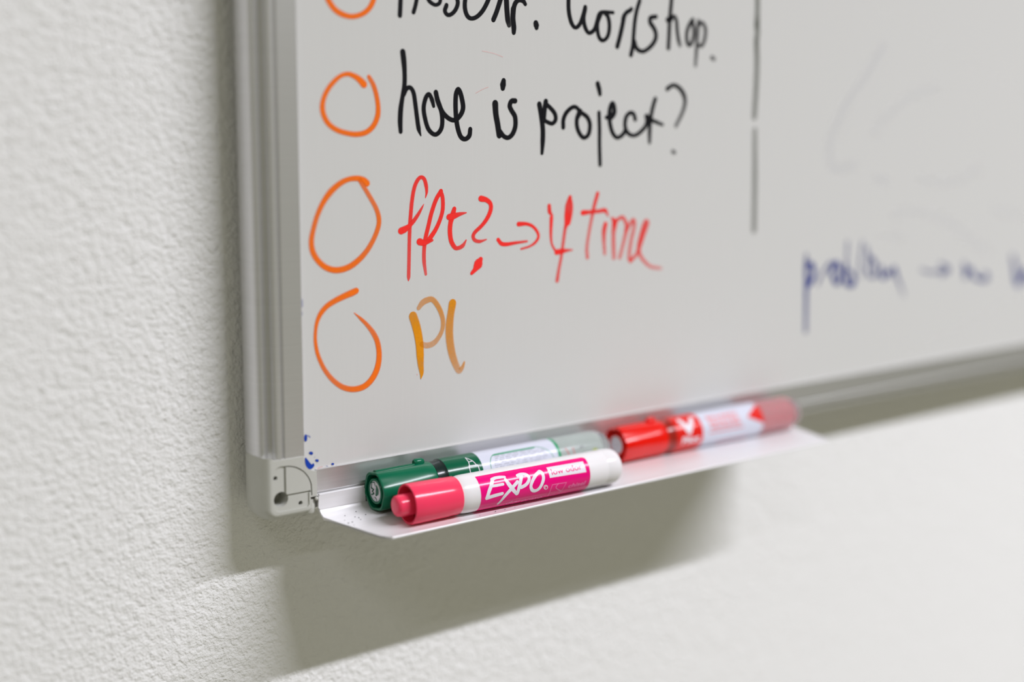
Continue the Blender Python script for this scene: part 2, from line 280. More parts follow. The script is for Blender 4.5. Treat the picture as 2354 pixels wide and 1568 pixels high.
BAKE = json.loads('{"g":[["handwritten_word","black",[[[50.2,208.6,2.47,1],[50.0,204.1,2.48,1],[49.8,199.7,2.48,1],[49.6,196.5,2.48,1]],[[59.8,209.2,2.23,1],[58.4,204.7,2.23,1],[57.4,200.8,2.23,1],[56.5,198.2,2.21,1]],[[63.2,207.5,2.18,1],[64.0,204.0,2.16,1],[66.0,202.4,1.99,1],[68.0,201.9,1.79,1],[69.9,202.9,2.05,1],[70.3,205.1,2.2,1],[69.9,207.3,2.21,1]],[[76.3,209.0,2.3,1],[78.3,206.5,2.34,1],[79.5,203.7,2.38,1],[78.5,200.7,2.25,1],[76.3,198.5,2.03,1],[74.1,198.0,2.04,1],[72.7,199.6,2.36,1],[73.5,202.0,2.3,1]],[[84.7,209.6,2.49,1],[83.4,204.9,2.51,1],[83.4,201.0,2.54,1],[84.7,198.1,2.44,1],[86.9,197.1,2.06,1],[89.8,198.0,2.18,1],[92.7,200.5,2.36,1],[95.1,204.0,2.46,1],[97.3,208.4,2.49,1]],[[103.9,209.5,2.71,1],[102.2,204.7,2.7,1],[100.6,200.6,2.67,1],[99.0,197.3,2.65,1]],[[103.9,209.5,2.9,1],[105.8,207.6,3.06,1],[106.4,202.3,3.08,1],[107.0,197.6,3.09,1],[107.7,195.3,2.52,0.8]],[[110.1,202.5,3.09,1],[109.9,198.4,3.11,1],[110.5,194.4,3.11,1],[110.5,192.2,2.55,1]],[[110.0,201.8,2.76,1],[111.0,204.9,2.67,1],[112.9,206.6,2.26,1],[115.5,206.5,2.4,1],[116.8,205.2,2.15,1]],[[123.2,196.7,3.18,1],[123.5,195.7,3.48,1],[123.6,195.0,2.61,1]]]],["handwritten_word","black",[[[142.8,213.4,2.69,1],[142.3,208.5,2.7,1],[142.7,202.9,2.71,1],[144.4,198.1,2.65,1],[146.8,196.0,2.1,1],[149.5,197.7,2.56,1],[151.5,202.0,2.69,1],[152.6,205.6,2.71,1]],[[152.6,204.9,2.74,1],[151.8,200.6,2.76,1],[152.9,196.4,2.71,1],[155.3,193.9,2.14,1],[158.6,195.6,2.57,1],[160.3,199.6,2.74,1],[161.5,202.9,2.59,1],[164.0,204.1,2.1,1],[170.3,204.2,1.88,1]],[[162.6,203.3,2.58,1],[160.6,198.9,2.63,1],[160.8,194.7,2.65,1],[162.3,191.5,2.45,1],[165.0,190.9,2.13,1],[167.5,193.5,2.62,1],[168.1,198.2,2.69,1],[167.0,202.1,2.62,1],[165.0,203.8,2.44,1]],[[177.4,203.0,3.03,1],[176.4,198.3,3.03,1],[175.1,193.2,3.02,1],[173.6,188.4,3.01,1]],[[176.7,201.6,2.75,1],[178.6,204.5,2.6,1],[181.0,205.8,2.41,1],[181.9,206.5,2.54,1]],[[187.2,210.8,2.72,1],[185.5,206.0,2.74,1],[184.5,200.9,2.76,1],[184.0,194.3,2.77,1],[183.7,189.2,2.77,1],[182.7,184.7,2.92,1]],[[184.6,191.0,2.89,1],[186.0,188.1,2.75,1],[188.9,186.6,2.26,1],[191.9,186.9,2.38,1],[196.3,189.7,2.7,1],[198.7,193.1,2.97,1],[198.6,196.1,2.99,1],[196.9,198.6,2.84,1],[194.8,200.7,2.93,1],[194.7,203.0,2.63,1],[198.5,203.8,2.45,1]],[[208.4,216.9,2.89,0.9],[208.6,212.5,2.89,0.9],[208.3,208.0,2.89,0.9],[207.9,202.1,2.9,0.9],[207.8,194.6,2.9,0.9],[207.7,189.0,2.91,0.9]],[[206.5,202.7,3.04,0.9],[209.1,203.5,3.05,0.9]],[[208.4,202.8,2.39,0.8],[210.8,204.8,2.0,0.8],[212.6,202.3,2.72,0.8],[213.3,197.9,2.75,0.8],[214.4,193.4,2.74,0.8],[215.6,190.8,2.72,0.55]],[[223.9,203.6,2.61,0.8],[221.4,200.5,2.7,0.8],[220.1,196.3,2.79,0.8],[220.9,191.8,2.69,0.8],[223.3,191.3,2.5,0.8],[225.0,195.4,2.8,0.8],[224.9,199.9,2.81,0.8],[223.4,202.9,2.74,0.8]],[[228.0,203.1,2.65,0.7],[227.9,197.0,2.66,0.7],[227.5,189.4,2.66,0.7],[227.2,181.0,2.49,0.5]],[[228.4,201.2,2.28,0.7],[230.8,202.5,2.22,0.7],[233.2,199.6,2.84,0.7],[233.1,195.0,2.85,0.7],[231.5,191.2,2.58,0.7],[229.0,191.0,2.01,0.7]],[[238.9,185.2,2.58,0.6],[240.3,184.6,2.59,0.6]]]],["handwritten_word","black",[[[51.0,181.0,3.01,1],[51.5,177.4,3.02,1],[51.9,172.3,2.52,1],[51.8,167.1,2.51,1],[50.8,161.9,2.38,1],[49.9,156.6,2.77,1],[49.6,151.4,2.78,1],[49.8,147.0,2.28,1]],[[51.4,162.9,2.31,1],[53.0,165.5,2.2,1],[54.9,165.9,2.18,1],[56.5,163.6,2.4,1],[57.4,158.7,2.43,1],[58.2,153.4,2.44,1],[59.1,148.2,2.44,1],[60.2,145.2,0.77,1]],[[66.9,158.2,1.82,1],[66.1,160.8,2.43,1],[64.5,163.3,2.11,1],[62.8,161.7,2.4,1],[61.7,157.4,2.45,1],[62.4,152.8,2.45,1],[64.1,148.2,2.39,1],[66.9,145.8,2.16,1],[69.3,146.2,2.28,1],[71.2,148.8,2.49,1],[71.5,152.9,2.51,1],[70.7,156.9,2.48,1],[69.1,160.8,2.46,1],[68.1,163.8,2.47,1]],[[68.1,164.1,2.6,1],[69.1,160.2,2.59,1],[71.7,155.5,2.51,1],[75.4,152.6,2.33,1],[78.7,152.2,2.28,1],[81.5,154.6,2.57,1],[82.7,157.7,2.7,1],[82.0,161.7,2.68,1],[80.9,164.7,2.62,1],[79.8,165.7,2.38,1],[78.8,163.3,2.66,1],[78.6,158.3,2.68,1],[79.1,152.2,2.68,1],[80.2,147.5,2.66,1],[81.8,144.4,2.52,1],[84.1,143.6,2.26,1],[86.2,145.1,2.65,1],[86.7,147.9,2.45,1]]]],["handwritten_word","black",[[[105.1,170.0,2.8,1],[104.8,168.3,3.65,1],[104.7,166.9,2.82,1]],[[100.5,159.6,3.64,1],[100.9,155.1,3.36,1],[102.0,150.3,3.36,1],[103.0,145.4,3.38,1]],[[103.6,146.8,2.6,1],[105.8,144.7,2.46,1],[108.4,144.2,2.37,1],[110.8,146.1,2.76,1],[112.2,149.6,2.87,1],[111.9,153.8,2.84,1],[109.9,156.6,2.75,1],[108.8,158.7,2.85,1],[109.7,160.9,2.59,1],[111.8,161.1,2.74,1]]]],["handwritten_word","black",[[[126.1,159.6,3.08,1],[127.3,154.6,3.09,1],[128.4,148.3,3.12,1],[128.5,142.6,3.13,1],[128.2,136.8,2.09,1]],[[129.9,161.0,2.96,1],[129.3,157.5,2.97,1],[128.9,153.2,2.97,1]],[[129.9,160.0,2.35,1],[132.7,158.1,2.42,1],[135.5,155.4,2.6,1],[136.0,152.6,2.7,1],[134.2,150.8,2.2,1],[131.5,151.3,2.18,1],[128.7,152.5,2.24,1]],[[140.8,149.1,2.74,1],[140.8,152.6,2.73,1],[142.4,155.8,2.58,1],[145.6,158.3,2.31,1],[148.4,158.6,2.24,1],[151.3,156.3,2.48,1]],[[150.9,156.3,3.64,1],[149.1,152.7,2.78,1],[149.7,148.3,2.73,1],[152.2,144.8,2.51,1],[154.6,144.1,2.28,1],[156.9,146.1,2.79,1],[157.4,150.5,2.82,1],[155.7,153.8,2.61,1],[152.8,155.6,2.4,1]],[[161.7,169.9,3.09,1],[162.7,167.4,3.12,1],[163.3,165.2,2.51,1]],[[163.0,156.0,2.54,0.97],[163.6,148.3,2.55,0.97],[163.9,140.2,2.56,0.97],[164.6,130.9,2.57,0.97]],[[167.8,153.9,2.21,1],[170.8,154.3,3.83,1],[172.9,156.5,3.22,1],[172.2,160.2,2.79,1],[170.8,160.2,2.77,1],[169.7,156.5,2.89,1],[170.2,151.3,2.88,1],[172.1,146.5,2.76,1],[175.1,144.0,2.22,1],[178.6,145.3,2.61,1],[180.5,147.6,2.8,1]],[[186.8,153.2,2.75,1],[185.7,155.7,2.49,1],[183.1,156.2,2.26,1],[180.7,154.0,2.74,1],[180.2,149.8,2.78,1],[182.0,146.5,2.5,1],[185.7,145.0,2.1,1],[189.7,146.2,2.46,1],[194.1,149.9,2.76,1],[195.0,154.1,2.86,1]],[[199.9,163.2,2.85,0.95],[198.2,158.2,2.87,0.95],[197.1,152.2,2.88,0.95],[196.9,146.9,2.89,0.95],[197.1,141.7,2.38,0.8]],[[194.4,154.6,3.0,0.95],[198.7,152.6,2.38,0.95],[205.6,150.5,1.83,0.95]],[[208.1,168.6,2.83,0.9],[211.9,170.5,2.25,0.9],[216.2,169.2,2.64,0.9],[219.7,165.8,3.04,0.9],[220.8,161.6,2.83,0.75],[219.1,156.5,2.76,0.6],[215.1,150.1,2.72,0.5]],[[213.5,136.8,2.44,0.6],[214.7,136.3,2.45,0.6]]]],["handwritten_word","red",[[[62.7,117.6,0.52,0.85],[63.3,120.1,1.55,0.85],[63.0,123.1,2.17,0.85],[62.0,125.9,2.07,0.85],[60.2,126.8,1.87,0.85],[58.3,125.2,2.11,0.85],[56.7,121.8,2.16,0.85],[55.6,116.4,2.16,0.85],[55.0,111.0,2.17,0.85],[54.5,105.6,2.17,0.85],[54.2,98.6,2.05,0.75],[54.0,90.1,2.05,0.72],[53.8,82.5,2.06,0.7],[53.7,80.6,0.77,0.7]],[[50.0,103.2,3.45,1],[51.9,103.9,3.27,1],[54.2,105.3,2.17,1],[56.3,107.2,2.22,0.85],[58.6,109.9,2.0,0.8],[60.6,112.8,1.26,0.8],[61.8,114.7,0.38,0.7]],[[70.9,120.2,2.3,1],[68.3,116.5,2.32,0.9],[65.9,110.6,2.34,0.9],[64.2,104.6,2.34,0.9],[62.7,99.2,2.35,0.9],[62.0,94.2,2.22,0.75],[62.0,88.6,2.21,0.7],[62.9,82.9,1.55,0.6]],[[70.9,120.2,2.19,0.9],[71.9,116.9,2.23,0.9],[71.9,111.9,2.25,0.9],[70.5,107.4,2.23,0.9],[68.1,102.9,2.32,1],[64.8,98.8,2.56,1]],[[59.7,97.8,3.52,1],[62.1,97.3,2.91,1],[66.3,98.2,1.38,0.8]],[[78.2,111.9,2.4,0.95],[77.3,109.1,3.2,0.95],[76.2,105.6,2.67,0.95],[75.9,101.6,2.66,0.95],[76.6,97.4,2.61,0.95],[78.4,94.5,2.44,0.85],[80.2,93.8,2.06,0.8],[83.0,94.8,2.31,0.75],[84.9,97.3,0.8,0.7]],[[75.5,108.4,3.19,1],[78.3,108.8,2.98,1],[81.3,109.5,2.07,0.8],[84.8,110.0,0.69,0.75]],[[93.1,116.2,3.17,1],[96.1,115.5,2.57,1],[98.4,113.7,2.4,1],[98.6,110.9,2.51,1],[96.9,107.3,2.45,1],[93.8,103.8,2.11,0.9],[90.0,100.9,2.11,0.85],[88.8,98.9,2.2,0.8],[89.8,97.0,2.03,0.75],[92.6,96.3,1.84,0.75],[96.3,97.0,0.72,0.7]],[[93.1,87.7,2.75,1],[92.5,86.8,4.41,1],[91.7,85.5,5.23,1],[90.8,84.3,4.1,1],[89.9,83.1,2.69,1],[88.2,81.6,1.87,1]]]],["ink_arrow","red",[[[103.1,96.5,2.14,1],[105.0,94.6,2.25,1],[108.0,94.1,2.1,1],[113.2,94.5,1.67,0.85],[120.1,94.9,1.2,0.7]],[[115.0,103.4,2.57,0.95],[119.6,103.3,1.86,0.95],[123.3,102.0,1.73,0.95],[126.0,99.5,1.79,0.95],[127.0,96.7,1.79,0.95],[125.1,94.1,1.68,0.85],[121.8,92.4,1.28,0.75],[116.7,91.4,1.24,0.65]]]],["handwritten_word","red",[[[133.2,111.4,2.38,0.85],[133.6,108.5,2.6,0.85],[135.3,106.7,1.08,0.85]],[[134.7,105.6,2.41,1],[134.6,101.7,2.11,0.95],[134.6,97.2,1.8,0.85],[135.2,93.1,1.47,0.75],[136.6,90.6,1.41,0.75],[137.5,89.6,1.36,0.95]],[[138.4,88.6,2.97,1],[141.6,88.9,2.97,1],[144.4,89.1,1.97,0.75],[148.1,89.2,0.99,0.6]],[[146.0,115.1,2.44,0.8],[144.7,111.3,3.37,0.75],[144.4,106.3,3.68,0.95],[144.1,102.2,2.77,1],[143.3,99.5,2.3,0.65],[142.3,92.8,2.31,0.6],[141.3,86.0,2.16,0.6],[140.1,80.5,2.16,0.6],[139.1,74.6,2.47,0.65]],[[146.0,115.1,2.11,0.8],[147.0,111.2,2.14,0.8],[146.8,107.1,2.16,0.8],[145.5,102.6,2.46,1]]]],["handwritten_word","red",[[[163.5,116.4,2.53,0.8],[161.5,110.2,2.53,0.7],[159.9,103.4,2.37,0.5],[158.4,96.1,2.38,0.45],[157.5,89.6,2.53,0.45],[158.0,85.0,2.52,0.5]],[[154.4,107.3,2.94,1],[158.6,107.5,2.21,0.8],[164.5,107.7,2.22,0.75],[168.8,107.9,2.51,0.85],[170.7,105.3,1.49,0.5]],[[169.2,100.9,2.9,0.85],[168.4,97.4,3.22,0.7],[168.6,91.8,2.57,0.5],[169.3,86.2,2.25,0.45]],[[173.5,103.8,1.77,0.6],[175.2,101.6,3.87,0.9],[174.7,96.2,2.94,0.55],[175.0,89.6,2.93,0.5],[175.5,83.9,2.93,0.45]],[[175.4,101.3,2.44,0.6],[177.8,103.3,2.3,0.6],[180.6,103.9,2.33,0.6],[182.9,101.0,2.52,0.6],[183.4,98.2,2.65,0.7],[182.3,93.5,2.65,0.5],[180.9,88.4,2.65,0.45],[179.5,83.7,2.65,0.45]],[[183.3,97.7,2.87,0.45],[185.7,100.4,2.84,0.45],[187.8,102.2,2.81,0.6],[188.6,99.3,3.01,0.45],[187.0,92.8,3.02,0.45],[186.0,87.1,3.02,0.45],[185.8,83.3,2.98,0.45],[186.8,81.6,2.82,0.65]],[[186.8,81.6,2.49,0.55],[190.2,84.0,2.61,0.55],[192.9,88.7,2.69,0.55],[195.4,95.2,3.04,0.65],[197.4,100.4,3.4,0.6],[195.8,100.5,2.98,0.6],[193.7,94.8,3.04,0.65],[192.2,88.7,3.05,0.6],[193.1,84.3,2.57,0.55],[196.1,80.8,2.32,0.5],[200.8,77.6,2.08,0.45],[208.0,76.1,2.04,0.35]]]],["ink_circle","orange",[[[13.6,206.3,2.95,0.93],[14.3,202.8,2.96,0.93],[15.9,199.7,2.93,0.93],[18.4,197.0,2.85,0.93],[21.7,195.4,2.71,0.93],[25.8,194.7,2.39,0.93],[30.1,195.6,2.39,0.93],[33.5,197.6,2.53,0.93],[35.9,200.6,2.71,0.93],[37.0,204.3,2.85,0.93],[35.8,207.8,3.01,0.93],[31.9,210.1,2.73,0.93],[25.6,210.7,2.56,0.93],[19.4,209.2,2.51,0.93],[15.2,207.2,2.52,0.93]]]],["ink_circle","orange",[[[31.5,167.0,3.6,1],[29.4,168.9,3.09,1],[26.8,170.3,2.55,0.93],[23.9,171.0,2.22,0.93],[20.5,170.1,2.05,0.93],[17.1,167.5,2.34,0.93],[14.3,164.3,2.4,0.93],[12.4,160.6,2.46,0.93],[11.7,156.9,2.73,0.93],[12.5,153.3,2.72,0.93],[14.7,150.0,2.64,0.93],[18.5,147.6,2.54,0.93],[23.1,146.3,2.49,0.93],[27.9,145.8,2.58,0.93],[32.6,146.7,2.67,0.93],[36.2,149.5,2.75,0.93],[38.2,153.5,2.87,0.93],[38.5,157.6,2.66,0.93],[37.8,162.1,2.64,0.85],[36.3,166.6,2.61,0.8],[34.2,169.9,2.34,0.75]]]],["ink_circle","orange",[[[32.6,124.9,3.37,1],[31.0,126.3,2.79,1],[27.7,127.0,2.72,0.95],[23.4,126.6,2.54,0.9],[19.1,124.7,2.84,0.9],[14.8,121.3,3.13,0.9],[11.3,116.9,2.72,0.9],[8.6,111.8,2.63,0.8],[6.7,106.2,2.64,0.8],[5.6,101.1,2.76,0.9],[6.2,96.3,2.93,0.9],[8.8,92.1,2.83,0.95],[12.7,89.0,2.96,0.95],[17.5,87.7,3.09,0.95],[22.9,88.5,3.12,0.9],[27.9,91.2,3.03,0.9],[32.4,95.3,2.87,0.8],[36.0,100.5,2.68,0.8],[38.3,105.8,2.71,0.85],[38.5,109.7,2.69,0.85],[37.0,114.1,2.61,0.75],[33.7,119.5,2.56,0.7],[29.4,125.9,2.3,0.75]]]],["ink_circle","orange",[[[26.7,77.9,3.18,1],[24.8,77.2,3.39,1],[21.2,76.1,3.16,0.95],[16.6,74.4,2.95,0.9],[12.5,72.3,2.77,0.92],[9.6,69.5,2.59,0.92],[7.8,66.2,2.13,0.92],[6.9,62.2,1.88,0.85],[6.7,57.4,1.87,0.92],[7.5,52.4,2.07,0.92],[9.2,47.7,2.26,0.8],[11.6,43.3,2.44,0.75],[15.2,38.9,2.61,0.75],[19.7,35.4,2.79,0.8],[24.8,33.8,3.0,0.9],[29.9,34.2,3.23,0.95],[33.7,36.5,3.29,1],[36.6,40.4,3.34,1],[38.0,44.9,3.19,0.98],[38.2,49.5,3.0,0.95],[37.3,54.3,2.91,0.85],[35.3,58.3,2.8,0.75],[32.5,61.9,2.26,0.75],[29.3,65.1,1.78,0.8],[25.8,68.2,0.44,0.7]]]],["handwritten_word","amber",[[[56.1,63.9,4.71,0.8],[57.5,60.0,4.75,0.9],[58.7,55.6,4.59,1],[59.6,50.3,4.43,1],[59.9,45.5,4.22,1],[60.2,41.1,3.52,0.8],[60.7,37.1,2.37,0.9],[60.3,34.4,0.48,1]],[[59.1,67.6,2.31,0.5],[61.0,69.7,3.17,0.5],[63.4,70.8,3.19,0.55],[66.2,71.0,2.81,0.6],[68.7,68.7,2.84,0.65],[71.0,64.8,2.75,0.65],[72.3,60.4,2.63,0.6],[71.8,56.0,2.44,0.55],[69.5,52.3,2.64,0.5],[66.7,50.2,3.16,0.45],[63.5,49.7,3.09,0.45],[60.9,50.5,2.8,0.4]],[[77.5,68.1,4.4,0.9],[76.6,63.5,4.16,0.75],[75.9,58.3,4.63,0.7],[75.9,53.0,4.6,0.68],[76.6,47.7,4.55,0.65],[77.9,42.7,4.25,0.6],[79.9,38.0,3.7,0.5],[81.5,35.6,3.1,0.45],[83.3,37.2,2.26,0.55],[84.3,39.5,1.01,0.7]]]],["ink_line","grey",[[[270.4,223.0,4.0,0.5],[271.4,209.6,4.02,0.5],[271.5,203.7,4.36,0.75],[272.2,199.4,4.04,0.5],[271.8,194.9,4.04,0.62],[272.9,184.6,4.06,0.5],[273.3,170.8,4.08,0.5],[273.1,155.1,4.1,0.45]],[[274.0,147.6,3.76,0.38],[275.8,124.0,4.15,0.45],[276.7,107.2,4.18,0.42],[277.4,93.2,4.2,0.42]]]],["handwritten_word","blue",[[[322.3,76.5,2.66,0.5],[322.6,69.2,3.42,0.85],[323.7,60.4,3.44,0.85],[324.3,51.5,3.46,0.7],[325.1,41.1,3.47,0.6],[325.8,31.4,3.49,0.5]],[[322.9,69.2,3.38,0.85],[326.6,71.2,3.07,1],[329.6,67.3,3.81,0.85],[328.5,62.2,4.23,1],[324.7,58.1,4.09,1]],[[334.3,58.9,2.72,0.5],[336.6,63.2,2.7,0.5],[340.6,68.1,2.63,0.5],[344.2,70.8,2.56,0.5]],[[344.8,64.8,3.51,0.85],[348.2,69.8,4.21,1],[352.4,67.3,3.22,0.85],[354.0,62.7,3.62,0.85],[352.8,58.3,3.43,0.85],[349.4,58.5,2.91,0.85],[346.6,63.2,3.34,0.85]],[[358.4,81.9,2.82,0.4],[358.7,75.1,2.83,0.4],[358.6,68.4,2.84,0.4]],[[358.6,68.4,3.66,0.7],[358.1,61.7,3.62,0.7],[360.3,57.0,3.47,0.9],[366.2,56.2,4.04,0.9],[366.3,60.4,3.49,0.7],[361.9,64.4,3.08,0.7]],[[372.3,81.1,2.9,0.4],[371.3,73.7,2.9,0.4],[371.0,66.1,2.87,0.4],[373.3,60.6,2.79,0.4]],[[376.8,77.9,2.82,0.4],[379.3,70.9,3.31,0.6],[379.5,63.3,3.29,0.6],[382.3,59.6,2.24,0.6],[387.0,60.5,3.37,0.6],[386.3,66.7,3.25,0.6],[382.2,71.5,2.99,0.6]],[[391.9,64.8,3.4,0.65],[392.4,60.1,3.2,0.65],[395.7,58.3,3.59,0.9],[399.4,62.7,2.48,0.65],[401.7,59.1,2.66,0.65],[404.8,63.9,2.43,0.8],[407.9,58.3,3.25,0.65],[413.2,50.8,2.85,0.35],[416.3,45.8,2.89,0.25]]]],["ink_arrow","blue",[[[432.9,60.5,2.23,0.45],[440.9,58.4,2.22,0.45],[450.1,58.2,2.46,0.45],[460.6,59.1,2.59,0.45]],[[452.1,63.3,2.38,0.5],[460.4,60.3,2.78,0.5],[461.4,57.8,3.52,0.5],[454.4,55.9,2.96,0.5]]]],["handwritten_word","blue",[[[477.9,61.7,3.23,0.5],[480.7,56.6,4.81,0.9],[480.6,52.4,3.48,0.7],[485.3,57.9,2.82,0.7],[490.3,52.6,3.58,0.7],[494.8,50.6,2.71,0.7],[500.6,49.4,3.0,0.8],[506.2,49.8,4.05,0.5],[502.8,53.4,3.97,0.7]]]],["handwritten_word","blue",[[[533.3,63.3,4.01,0.5],[537.6,55.4,5.11,0.7],[540.2,48.3,5.6,0.9],[544.1,42.8,4.17,0.9],[548.3,49.5,5.23,0.7],[553.1,52.6,3.58,0.7],[557.4,45.3,5.16,0.7]]]],["ink_stain","blue",[[[1.2,16.0,1.06,0.95],[1.2,14.9,1.68,0.95],[1.2,13.9,1.26,0.95]],[[1.7,15.9,0.58,0.5],[2.9,15.5,0.57,0.5],[3.3,14.9,0.59,0.5]],[[1.0,5.6,0.81,1],[1.5,4.2,1.8,1],[2.2,2.6,2.53,1],[3.2,1.5,2.51,1],[4.4,1.9,1.76,1],[4.6,2.4,0.88,1]],[[3.3,7.8,1.32,0.95],[3.9,7.5,1.51,0.95]],[[6.1,4.0,0.95,0.95],[6.7,3.7,1.33,0.95]],[[14.0,1.0,1.0,1],[14.4,0.9,1.0,1]],[[11.0,0.6,0.39,0.5],[11.6,0.3,0.39,0.5]],[[15.8,0.0,0.29,0.5],[16.1,-0.1,0.29,0.5]],[[0.7,75.9,0.82,0.3],[0.8,73.2,0.82,0.3]],[[0.6,70.6,0.62,0.3],[0.5,69.5,0.62,0.3]],[[5.1,5.4,0.33,0.25],[5.5,5.7,0.33,0.25]]]],["ink_scratch","red",[[[6.3,-0.7,0.3,0.4],[7.1,0.3,0.29,0.4],[9.1,0.6,0.28,0.4]],[[92.8,183.1,0.22,0.3],[99.4,182.2,0.22,0.3],[104.5,180.8,0.23,0.3]],[[89.4,164.2,0.23,0.3],[93.5,166.1,0.23,0.3],[96.4,167.1,0.23,0.3]],[[58.1,36.8,0.37,0.35],[58.3,36.3,0.37,0.35]]]],["erased_smudge","blue",[[[377.5,194.3,9.81,0.035],[364.1,177.7,9.55,0.035],[351.8,166.0,9.5,0.035],[342.8,152.7,9.74,0.035],[336.8,139.4,9.95,0.035],[341.0,126.0,7.62,0.035],[360.3,127.6,6.95,0.035]],[[433.4,173.4,7.81,0.022],[409.2,167.9,8.38,0.022],[388.0,156.8,9.17,0.022],[376.5,148.0,9.45,0.022]],[[381.3,119.4,6.36,0.04],[391.0,117.1,6.41,0.04]],[[423.7,117.4,6.45,0.025],[458.5,115.6,7.25,0.025],[484.4,123.6,8.73,0.025]],[[401.5,96.6,7.54,0.025],[417.8,98.0,6.98,0.025],[452.9,91.4,7.61,0.025],[481.8,78.2,8.77,0.025],[501.9,68.3,9.08,0.025]],[[507.3,95.7,7.51,0.022],[537.4,90.1,7.68,0.022]],[[390.0,83.8,6.47,0.02],[411.3,82.8,6.58,0.02]]]]],"expo":[[[46.37,7.16,1.79,1],[48.47,7.61,1.79,1],[50.97,7.57,1.79,1],[53.35,7.25,1.47,1]],[[46.84,7.28,2.0,1],[45.04,4.51,2.0,1],[43.32,1.96,2.0,1],[42.08,-0.89,2.0,1]],[[44.8,4.12,1.47,1],[47.49,4.04,1.47,1],[51.27,4.04,1.47,1]],[[42.0,-0.88,1.89,1],[46.13,-0.41,1.89,1],[50.39,-0.1,1.68,1]],[[53.19,5.95,1.68,1],[54.15,3.75,2.32,1],[55.84,1.17,2.32,1],[58.29,-1.68,1.68,1]],[[59.08,3.86,1.89,1],[55.89,1.69,1.89,1],[52.08,-1.34,1.89,1],[49.16,-5.49,1.47,1]],[[62.05,6.19,2.0,1],[60.77,3.77,2.0,1],[59.46,1.12,2.0,1],[58.57,-1.53,2.0,1]],[[60.14,6.73,1.89,1],[62.22,7.06,1.89,1],[64.58,6.56,1.89,1],[65.76,4.99,1.89,1],[65.08,3.27,1.89,1],[63.18,1.78,1.89,1],[60.75,1.09,1.89,1]],[[72.55,6.8,1.89,1],[69.71,5.29,1.89,1],[67.3,3.09,1.89,1],[66.04,0.77,1.89,1],[66.86,-1.24,1.89,1],[68.71,-1.97,1.89,1],[70.78,-1.15,1.89,1],[72.48,1.19,1.89,1],[73.54,3.56,1.89,1],[73.44,5.84,1.89,1],[72.55,6.8,1.89,1]]],"reg":[[[74.35,-0.14,0.34,1],[75.36,-0.77,0.34,1],[75.51,-1.91,0.34,1],[74.6,-2.24,0.34,1],[73.58,-1.44,0.34,1],[73.48,-0.45,0.34,1],[74.35,-0.14,0.34,1]],[[74.13,-1.54,0.25,1],[74.03,-0.74,0.25,1],[74.75,-0.86,0.25,1]]],"icon":[[[78.23,-0.56,0.34,1],[86.31,-0.76,0.34,1]],[[86.31,-0.76,0.34,1],[85.48,-2.58,0.34,1],[84.74,-5.07,0.34,1],[83.92,-7.5,0.34,1]],[[78.23,-0.56,0.34,1],[77.6,-3.25,0.34,1],[77.74,-7.29,0.34,1]],[[81.79,-0.51,0.46,1],[80.52,-2.5,0.46,1],[84.77,-5.65,0.46,1]],[[77.74,-7.29,0.29,1],[82.24,-7.73,0.29,1]]]}')
# ------------------------------------------------------------------ the room
WALL_Y = 25
v, f = box(-2500, 4500, WALL_Y, WALL_Y+120, -1050, 1650)
wall = obj('wall_back', v, f, M['wall'], smooth=False); wall.location.z = H; tag(wall, kind='structure')
v, f = box(-2500, 4500, -3500, WALL_Y, -1150, -1050)
fl = obj('floor', v, f, M['floor'], smooth=False); fl.location.z = H; tag(fl, kind='structure')

# ------------------------------------------------------------------ whiteboard
BW, BH = 1480, 980
wb = empty('whiteboard', (0, 0, H), 'white enamel whiteboard with grey aluminium frame and handwritten notes, hung on the plaster wall', 'whiteboard')
v, f = box(-3, BW+3, 0, 12, -3, BH+3)
obj('board_panel', v, f, M['enamel'], wb, smooth=False)
PROF = [(0, 6), (0, -0.9), (0.3, -1.2), (9.1, -1.2), (9.5, -0.9), (9.7, -0.3), (10.2, -0.3), (10.5, -0.9), (10.9, -1.2), (12.0, -1.3), (13.0, -1.0), (13.6, -0.3),
        (14.0, 1.6), (15.4, 3.0), (16.6, 2.2), (17.4, 1.9), (18.2, 2.1), (19.0, 3.0), (19.8, 4.8), (20.3, 7.0), (20.5, 9.5), (20.4, 14), (19.6, 17), (18, 18), (0, 18)]
PROF_B = [(u if u < 9 else min(u+0.9, 20.5) if u < 19 else u, y) for u, y in PROF[:-1]]+[PROF[-1]]
PROF_B[1] = (0, -1.0); PROF_B[2] = (0.12, -1.15)
def frame_piece(side, a, b):
    v, f = [], []
    n = len(PROF)
    for t in (a, b):
        for u, y in (PROF if side in ('left', 'right') else PROF_B):
            if side == 'left': v.append((-u, y, t))
            elif side == 'right': v.append((BW+u, y, t))
            elif side == 'bottom': v.append((t, y, -u))
            else: v.append((t, y, BH+u))
    f = [tuple(range(n)), tuple(range(2*n-1, n-1, -1))]+[(i, (i+1) % n, n+(i+1) % n, n+i) for i in range(n)]
    return obj('frame_rail', v, f, M['alu'] if side in ('left', 'right') else M['alu_h'], wb, angle=math.radians(27))
frame_piece('left', 7.2, BH-7.2); frame_piece('bottom', 5.5, BW-5.5); frame_piece('right', 7.2, BH-7.2); frame_piece('top', 5.5, BW-5.5)

